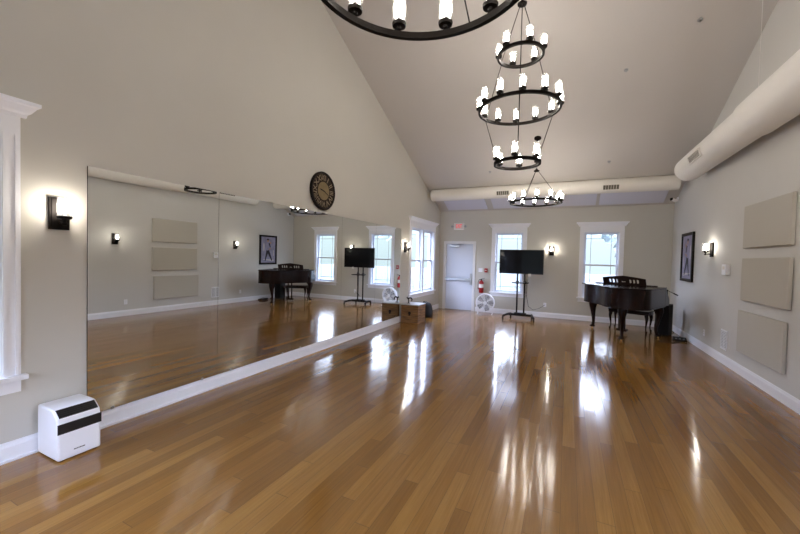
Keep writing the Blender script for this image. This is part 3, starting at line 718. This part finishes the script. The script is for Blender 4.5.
# pierced music desk: peaked board with cut-outs, slightly raked back to the tail
def desk():
    hw = 0.42; hz = 0.20; zb = 0.10
    top = lambda x: 0.150 + 0.055 * max(0, 1 - abs(x) / 0.42) ** 0.8
    mb = MB()
    # build the board as columns; some columns are open between two heights
    slots = []
    for c in (-0.27, -0.20, -0.13, 0.13, 0.20, 0.27): slots.append((c - 0.018, c + 0.018, 0.045, 0.125))
    slots.append((-0.04, 0.04, 0.06, 0.085))
    xs = sorted({-hw, hw, 0.0, *[s[0] for s in slots], *[s[1] for s in slots]})
    f = lambda u, v, w: (u, w - 0.10 * v / 0.2 - 0.02, ZT + 0.024 + v)
    for a, b in zip(xs[:-1], xs[1:]):
        m_ = (a + b) / 2; sl = [s for s in slots if s[0] < m_ < s[1]]
        ta, tb = top(a), top(b)
        if sl:
            z0, z1 = sl[0][2:]
            mb.prism([(a, 0), (b, 0), (b, z0 + 0.008 * (m_ > 0)), (a, z0)], 0, 0.014, f)
            mb.prism([(a, z1), (b, z1 - 0.01), (b, tb), (a, ta)], 0, 0.014, f)
        else: mb.prism([(a, 0), (b, 0), (b, tb), (a, ta)], 0, 0.014, f)
    return mb.build('music_desk', 'piano_in', pn, smooth=0)
desk()
sp_ = MB().box(-0.60, 0.0, ZT + 0.0225, 0.60, 0.07, ZT + 0.045).build('desk_shelf', 'piano_in', pn, bevel=0.004, smooth=0)
def cabriole(r, x, y, ztop, dirx, diry, k_=1.0, m='piano', name='leg'):
    d = Vector((dirx, diry, 0)).normalized()
    P = [(0.00, 1.0, 0.085), (0.012, 0.93, 0.088), (0.028, 0.84, 0.078), (0.030, 0.72, 0.060), (0.014, 0.55, 0.044), (-0.004, 0.38, 0.034), (-0.008, 0.25, 0.029), (0.004, 0.15, 0.030), (0.022, 0.10, 0.036)]
    path = [(x + d.x * o * k_, y + d.y * o * k_, ztop * t) for o, t, q in P]; rad = [q * 0.82 * k_ for o, t, q in P]
    mb = MB().tube(path, rad, 10)
    fx, fy = x + d.x * 0.03 * k_, y + d.y * 0.03 * k_
    lg = mb.build(name, m, r)
    mb = MB().lathe([(0, ztop * 0.055), (0.034 * k_, ztop * 0.058), (0.046 * k_, ztop * 0.085), (0.04 * k_, ztop * 0.115), (0, ztop * 0.125)], 14, T(fx, fy, 0)); mb.build('foot', m, lg)
    return lg, fx, fy
for (x, y, dx, dy) in ((-0.62, 0.0, -0.7, 0.7), (0.62, 0.0, 0.7, 0.7), (0.28, -0.92, 0.15, -1)):
    lg, fx, fy = cabriole(pn, x, y, ZB, dx, dy, 1.35)
    MB().lathe([(0, -0.012), (0.017, -0.012), (0.0195, -0.006), (0.0195, 0.006), (0.017, 0.012), (0, 0.012)], 14, T(fx, fy, 0.0195) @ rotY(PI / 2)).tube([(fx, fy, 0.02), (fx, fy, 0.045)], 0.009, 6).build('caster', 'brass', lg)
mb = MB().bar((-0.06, -0.10, ZB), (-0.05, -0.06, 0.10), 0.035, 0.03); mb.bar((0.06, -0.10, ZB), (0.05, -0.06, 0.10), 0.035, 0.03); mb.box(-0.10, -0.10, 0.055, 0.10, 0.0, 0.105)
ly = mb.build('pedal_lyre', 'piano', pn, bevel=0.004, smooth=0)
for s in (-0.055, 0, 0.055): MB().bar((s, -0.02, 0.06), (s, 0.09, 0.045), 0.022, 0.008).build('pedal', 'brass', ly)
tag(pn, 'dark mahogany baby grand piano in the far right corner', 'piano')
pb = empty('piano_bench', (4.97, 9.68, 0), PA)
MB().box(-0.40, -0.19, 0.40, 0.40, 0.19, 0.455).build('seat_box', 'piano', pb, bevel=0.006, smooth=0)
MB().box(-0.41, -0.20, 0.456, 0.41, 0.20, 0.49).build('seat_lid', 'piano', pb, bevel=0.01, smooth=0)
for sx in (-1, 1):
    for sy in (-1, 1): 
        lg, fx, fy = cabriole(pb, sx * 0.355, sy * 0.15, 0.40, sx, sy, 0.55)
        MB().lathe([(0, 0), (0.018, 0), (0.02, 0.012), (0.016, 0.03), (0, 0.03)], 12, T(fx, fy, 0)).build('glide', 'piano', lg)
tag(pb, 'dark wooden piano bench with curved legs behind the piano', 'bench')
# black loudspeaker beside the piano
sp = empty('loudspeaker', (5.56, 9.50, 0), -0.3)
MB().prism([(-0.15, 0.15), (0.15, 0.15), (0.15, -0.02), (0.11, -0.15), (-0.11, -0.15), (-0.15, -0.02)], 0.012, 0.675, lambda u, v, w: (u, v, w)).build('cabinet', 'speaker_cloth', sp, bevel=0.008, smooth=0)
MB().box(-0.105, -0.156, 0.04, 0.105, -0.1505, 0.65).build('front_grille', 'matte_black', sp, smooth=0)
mb = MB()
for sx in (-0.1, 0.1):
    for sy in (-0.1, 0.1): mb.lathe([(0, 0), (0.016, 0), (0.018, 0.012), (0, 0.012)], 10, T(sx, sy, 0))
mb.build('rubber_feet', 'rubber', sp)
MB().tube([(-0.06, 0, 0.676), (-0.05, 0, 0.70), (0.05, 0, 0.70), (0.06, 0, 0.676)], 0.008, 8).build('carry_handle', 'rubber', sp)
tag(sp, 'black upright loudspeaker standing on the floor behind the piano in the corner', 'loudspeaker')
ms = empty('microphone_stand', (5.70, 9.82, 0), 0)
MB().tube([(0, 0, 0.03), (0, 0, 0.55), (-0.02, 0.02, 0.96)], [0.011, 0.010, 0.008], 10).build('pole', 'matte_black', ms)
bm_ = MB().tube([(-0.10, 0.10, 1.00), (0.12, -0.12, 0.875)], 0.007, 8); bm_.lathe([(0, -0.02), (0.016, -0.016), (0.016, 0.016), (0, 0.02)], 10, T(-0.02, 0.02, 0.955)); bm_.tube([(0.08, -0.08, 0.898), (0.14, -0.14, 0.864)], 0.013, 10)
bm_.build('boom', 'matte_black', ms)
for a in (0.6, 2.5, 5.1):
    e = 0.17 if a < 4 else 0.12
    lg = MB().tube([(0, 0, 0.10), (e * math.cos(a), e * math.sin(a), 0.012)], 0.007, 8).build('leg', 'matte_black', ms)
    MB().tube([(e * 0.9 * math.cos(a), e * 0.9 * math.sin(a), 0.018), (e * 1.05 * math.cos(a), e * 1.05 * math.sin(a), 0.0115)], 0.011, 8).build('rubber_tip', 'rubber', lg)
tag(ms, 'black boom microphone stand leaning past the piano at the right wall', 'microphone stand')
# floor effects box and cable
fb = empty('pedal_box', (5.73, 8.95, 0), -0.15)
MB().prism([(-0.16, 0.0), (0.10, 0.0), (0.10, 0.055), (-0.16, 0.03)], -0.11, 0.11, lambda u, v, w: (w, u, v + 0.004)).build('housing', 'matte_black', fb, bevel=0.004, smooth=0)
mb = MB()
for sx in (-0.06, 0.0, 0.06): mb.lathe([(0, 0), (0.016, 0), (0.014, 0.012), (0, 0.012)], 10, T(sx, -0.08, 0.042))
mb.box(-0.1, -0.15, 0, -0.08, -0.13, 0.004).box(0.08, -0.15, 0, 0.1, -0.13, 0.004).box(-0.1, 0.06, 0, -0.08, 0.08, 0.004).box(0.08, 0.06, 0, 0.1, 0.08, 0.004)
mb.build('knob', 'grey_plastic', fb)
tag(fb, 'low black box on the floor by the right baseboard under the microphone stand', 'pedal box')
cbl = MB().tube([(5.57, 8.82, 0.007), (5.52, 8.72, 0.007), (5.43, 8.66, 0.007), (5.35, 8.70, 0.007), (5.33, 8.60, 0.007), (5.42, 8.54, 0.007), (5.55, 8.58, 0.007), (5.66, 8.68, 0.007)], 0.007, 8).build('audio_cable', 'rubber')
tag(cbl, 'black cable curling on the floor beside the low black box', 'cable')

# ------------------------------------------------------------------ clock above the mirror
r = empty('wall_clock', (0, 4.65, 2.583), LEFT)
MB().lathe([(0, 0), (0.30, 0), (0.305, 0.012), (0.305, 0.04), (0.295, 0.05), (0.275, 0.046), (0.27, 0.034), (0, 0.034)], 48, T(0, -0.0005, 0) @ rotX(PI / 2)).build('rim', 'clock_rim', r)
MB().lathe([(0, 0.0345), (0.268, 0.0345), (0.268, 0.037), (0, 0.037)], 48, rotX(PI / 2)).build('numeral_band', 'clock_dark', r)
MB().lathe([(0, 0.0372), (0.145, 0.0372), (0.145, 0.039), (0, 0.039)], 40, rotX(PI / 2)).build('dial_centre', 'clock_tan', r)
import bmesh
bmn = bmesh.new()
for i, t in enumerate(['XII', 'I', 'II', 'III', 'IV', 'V', 'VI', 'VII', 'VIII', 'IX', 'X', 'XI']):
    a = -2 * PI * i / 12
    wide = {1: 1.3, 2: 1.05, 3: 0.85, 4: 0.66}[len(t)]
    me = text_mesh(None, t, 0.115, 'clock_num', None, rotX(PI / 2) @ rotZ(a) @ T(0, 0.205, 0.0378) @ Matrix.Diagonal((wide, 1.15, 1, 1)), 0.0006)
    bmn.from_mesh(me); bpy.data.meshes.remove(me)
me = bpy.data.meshes.new('numerals'); bmn.to_mesh(me); bmn.free(); me.materials.append(M['clock_num'])
o = bpy.data.objects.new('numerals', me); col.objects.link(o); o.parent = r
def hand(name, ang, L, w):
    mb = MB().prism([(-w * 0.4, -0.05), (w * 0.4, -0.05), (w, L * 0.6), (0, L), (-w, L * 0.6)], 0.0395, 0.041, lambda u, v, q: (u, v, q))
    mb.v = [rotX(PI / 2) @ rotZ(-ang) @ Vector(p) for p in mb.v]; mb.build(name, 'clock_rim', r, smooth=0)
hand('hour_hand', 2 * PI * 9.4 / 12, 0.11, 0.010); hand('minute_hand', 2 * PI * 19 / 60, 0.17, 0.007)
MB().lathe([(0, 0.041), (0.012, 0.041), (0.010, 0.046), (0, 0.046)], 14, rotX(PI / 2)).build('pin', 'clock_rim', r)
tag(r, 'round dark clock with roman numerals hung above the mirror', 'clock')

# ------------------------------------------------------------------ white air unit at the left
r = empty('air_conditioner', (0.04, 1.24, 0.0))
dx, dy, hz = 0.315, 0.262, 0.372                                    # depth from wall, width, height
prof = [(0.0, 0.008), (dx, 0.008), (dx, 0.255), (dx - 0.012, 0.315), (dx - 0.075, 0.366), (dx - 0.10, hz), (0.0, hz)]
MB().prism(prof, 0.0, dy, lambda u, v, w: (u, w, v)).build('housing', 'white_plastic', r, bevel=0.014, smooth=35)
MB().box(dx - 0.004, -0.001, 0.205, dx + 0.0025, dy + 0.001, 0.278).build('dark_band', 'black_plastic', r, bevel=0.001, smooth=0)
d_ = Vector((0.063, 0, -0.051)).normalized(); nrm = Vector((0.051, 0, 0.063)).normalized()
c0 = Vector((dx - 0.075, 0, 0.366)) + d_ * 0.002
mb = MB()
for a, b in (((0.014), (dy - 0.014)),):
    p0 = c0 + nrm * 0.0025; p1 = p0 + d_ * 0.074
    b0 = c0 - nrm * 0.004; b1 = b0 + d_ * 0.074
    mb.add([(p0.x, a, p0.z), (p0.x, b, p0.z), (p1.x, b, p1.z), (p1.x, a, p1.z), (b0.x, a, b0.z), (b0.x, b, b0.z), (b1.x, b, b1.z), (b1.x, a, b1.z)],
           [(0, 1, 2, 3), (7, 6, 5, 4), (0, 3, 7, 4), (1, 5, 6, 2), (0, 4, 5, 1), (3, 2, 6, 7)])
vt = mb.build('outlet_vent', 'black_plastic', r, smooth=0)
mb = MB()
for q in range(4):
    p = c0 + nrm * 0.0032 + d_ * (0.012 + 0.016 * q); mb.bar((p.x, 0.02, p.z), (p.x, dy - 0.02, p.z), 0.003, 0.002)
mb.build('slat', 'matte_black', vt, smooth=0)
mb = MB(); yy = 0.092
for wl in (0.012, 0.007, 0.009, 0.006, 0.011, 0.008, 0.010, 0.006):
    mb.box(dx + 0.0005, yy, 0.062, dx + 0.0015, yy + wl - 0.002, 0.069); yy += wl
mb.build('wordmark', 'black_plastic', r, smooth=0)
mb = MB()
for sx in (0.03, dx - 0.03):
    for sy in (0.03, dy - 0.03): mb.lathe([(0, 0), (0.014, 0), (0.016, 0.012), (0, 0.012)], 10, T(sx, sy, 0))
mb.build('feet', 'rubber', r)
tag(r, 'white box air unit with black vent and band beside the mirror', 'air conditioner')

# ------------------------------------------------------------------ wooden crate and bag at the mirror's end
r = empty('wooden_crate', (0.055, 7.69, 0))
cwx, cwy, ch_ = 0.435, 0.47, 0.425
mb = MB().box(0, 0, 0, cwx, cwy, 0.02)
for q in range(3):
    z0 = 0.022 + q * 0.134; z1 = z0 + 0.130
    mb.box(0.0, 0.0, z0, cwx, 0.018, z1).box(0, cwy - 0.018, z0, cwx, cwy, z1).box(0, 0.018, z0, 0.018, cwy - 0.018, z1).box(cwx - 0.018, 0.018, z0, cwx, cwy - 0.018, z1)
mb.build('box_boards', 'crate', r, bevel=0.003, smooth=0)
MB().box(-0.006, -0.006, ch_ + 0.0005, cwx + 0.006, cwy + 0.006, ch_ + 0.02).build('lid', 'stone_white', r, bevel=0.003, smooth=0)['label'] = 'pale flat top'
MB().box(0.0, -0.008, 0.0, 0.03, -0.0005, ch_).box(cwx - 0.03, -0.008, 0.0, cwx, -0.0005, ch_).build('corner_strap', 'crate', r, smooth=0)
MB().lathe([(0, 0), (0.035, 0), (0.035, 0.006), (0, 0.008)], 18, T(cwx / 2, -0.0005, 0.24) @ rotX(PI / 2)).box(cwx / 2 - 0.02, -0.012, 0.18, cwx / 2 + 0.02, -0.0006, 0.24).build('latch', 'matte_black', r, smooth=0)
tag(r, 'brown wooden crate with dark latch at the end of the mirror', 'crate')
r = empty('clamp_bracket', (0.17, 7.86, ch_ + 0.0205), 0.2)
mb = MB().box(-0.03, -0.03, 0, 0.03, 0.03, 0.012); mb.tube([(0, 0, 0.01), (-0.01, 0, 0.08), (0.0, 0, 0.125), (0.05, 0, 0.135), (0.08, 0, 0.11), (0.075, 0, 0.05)], [0.012, 0.012, 0.016, 0.018, 0.016, 0.01], 8)
mb.build('clamp_arm', 'matte_black', r)
MB().tube([(-0.01, 0, 0.10), (-0.045, 0, 0.145)], [0.014, 0.018], 8).build('clamp_knob', 'rubber', r)
tag(r, 'small black curved clamp standing on the wooden crate', 'clamp')
r = empty('black_bag', (0.245, 8.82, 0), 0.1)
mb = MB()
rings = [(0.0, 0.155, 0.20), (0.015, 0.175, 0.22), (0.15, 0.172, 0.22), (0.28, 0.145, 0.20), (0.34, 0.115, 0.17), (0.365, 0.07, 0.12)]
n_ = 20; vs = []
for z, a, b in rings:
    for j in range(n_):
        t = 2 * PI * j / n_; c_, s_ = math.cos(t), math.sin(t); e = 0.55
        vs.append((a * abs(c_) ** e * (1 if c_ > 0 else -1), b * abs(s_) ** e * (1 if s_ > 0 else -1), z))
fs = [(i * n_ + j, i * n_ + (j + 1) % n_, (i + 1) * n_ + (j + 1) % n_, (i + 1) * n_ + j) for i in range(len(rings) - 1) for j in range(n_)]
fs += [tuple(reversed(range(n_))), tuple(range((len(rings) - 1) * n_, len(rings) * n_))]
mb.add(vs, fs); mb.build('bag_body', 'bag', r, smooth=60)
MB().tube([(-0.06, -0.06, 0.355), (-0.05, -0.055, 0.40), (0.05, -0.055, 0.40), (0.06, -0.06, 0.355)], 0.009, 8).build('handle', 'bag', r)
tag(r, 'soft black bag on the floor between crate and steel door', 'bag')

# ------------------------------------------------------------------ outdoors
struct(MB().box(-60, -60, -0.5, 60, 70, -0.4).build('ground', 'ground', smooth=0))
def tree(x, y, h, R, label):
    r = empty('garden_tree', (x, y, -0.4))
    MB().tube([(0, 0, 0), (0.05, 0, h * 0.35), (0, 0.05, h * 0.7)], [0.16, 0.12, 0.06], 8).build('trunk', 'bark', r)
    mb = MB(); rr = random.Random(int(x * 10 + y))
    for q in range(220):
        a, b = rr.uniform(0, 2 * PI), rr.uniform(-1, 1); q_ = R * rr.uniform(0.35, 1) ; c_ = math.sqrt(1 - b * b)
        p = Vector((q_ * c_ * math.cos(a), q_ * c_ * math.sin(a), h * 0.66 + q_ * b * 1.25)); s = R * rr.uniform(0.10, 0.2)
        u = Vector((rr.gauss(0, 1), rr.gauss(0, 1), rr.gauss(0, 1))).normalized(); w = u.orthogonal().normalized()
        mb.add([p + u * s, p + w * s * 0.8, p - u * s, p - w * s * 0.8], [(0, 1, 2, 3)])
    mb.build('foliage', 'leaf', r, smooth=0, recalc=False)
    tag(r, label, 'tree', 'hazy trees outside the windows')
tree(2.2, 26, 7.5, 2.4, 'pale tree outside the rear window behind the television')
tree(7.2, 24, 7.0, 2.3, 'pale tree outside the rear window behind the piano')
tree(-15, 24, 7.0, 2.4, 'pale tree outside the far left window')
tree(-12, 30, 8.0, 2.6, 'taller pale tree farther back outside the far left window')

# ------------------------------------------------------------------ world, camera, colour
w = bpy.data.worlds.new('sky'); sc.world = w; w.use_nodes = True
n, l = w.node_tree.nodes, w.node_tree.links
bg = n['Background']; tc = n.new('ShaderNodeTexCoord'); sx = n.new('ShaderNodeSeparateXYZ'); rp = n.new('ShaderNodeValToRGB')
l.new(tc.outputs['Generated'], sx.inputs[0]); l.new(sx.outputs[2], rp.inputs['Fac'])
cr = rp.color_ramp
cr.elements[0].position = 0.0; cr.elements[0].color = (0.050, 0.060, 0.064, 1)
cr.elements[1].position = 1.0; cr.elements[1].color = (0.58, 0.70, 1.0, 1)
for p_, c_ in ((0.05, (0.055, 0.066, 0.070, 1)), (0.11, (0.09, 0.105, 0.12, 1)), (0.19, (0.74, 0.80, 1.0, 1)), (0.5, (0.62, 0.70, 1.0, 1))):
    e_ = cr.elements.new(p_); e_.color = c_
l.new(rp.outputs['Color'], bg.inputs['Color']); bg.inputs['Strength'].default_value = 18.0

cam = bpy.data.cameras.new('camera'); co = bpy.data.objects.new('camera', cam); col.objects.link(co)
f, yaw, pitch, roll = 355.1361, -0.4401, 0.0258, 0.0249
cam.sensor_fit = 'HORIZONTAL'; cam.sensor_width = 36; cam.lens = f * 36 / 800; cam.clip_start = 0.02; cam.clip_end = 300
cy, sy = math.cos(yaw), math.sin(yaw)
fwd0 = Vector((sy, cy, 0)); right0 = Vector((cy, -sy, 0)); up0 = Vector((0, 0, 1))
fwd = fwd0 * math.cos(pitch) - up0 * math.sin(pitch); up = up0 * math.cos(pitch) + fwd0 * math.sin(pitch)
right = right0 * math.cos(roll) + up * math.sin(roll); up2 = up * math.cos(roll) - right0 * math.sin(roll)
co.matrix_world = Matrix(((right.x, up2.x, -fwd.x, 3.6148), (right.y, up2.y, -fwd.y, 0), (right.z, up2.z, -fwd.z, 1.5414), (0, 0, 0, 1)))
sc.camera = co
sc.view_settings.view_transform = 'Standard'
sc.view_settings.look = 'None'
sc.view_settings.exposure = 0.0
sc.cycles.max_bounces = 10; sc.cycles.diffuse_bounces = 5; sc.cycles.glossy_bounces = 5; sc.cycles.transparent_max_bounces = 24
sc.cycles.sample_clamp_indirect = 6.0
sc.cycles.caustics_reflective = False; sc.cycles.caustics_refractive = False
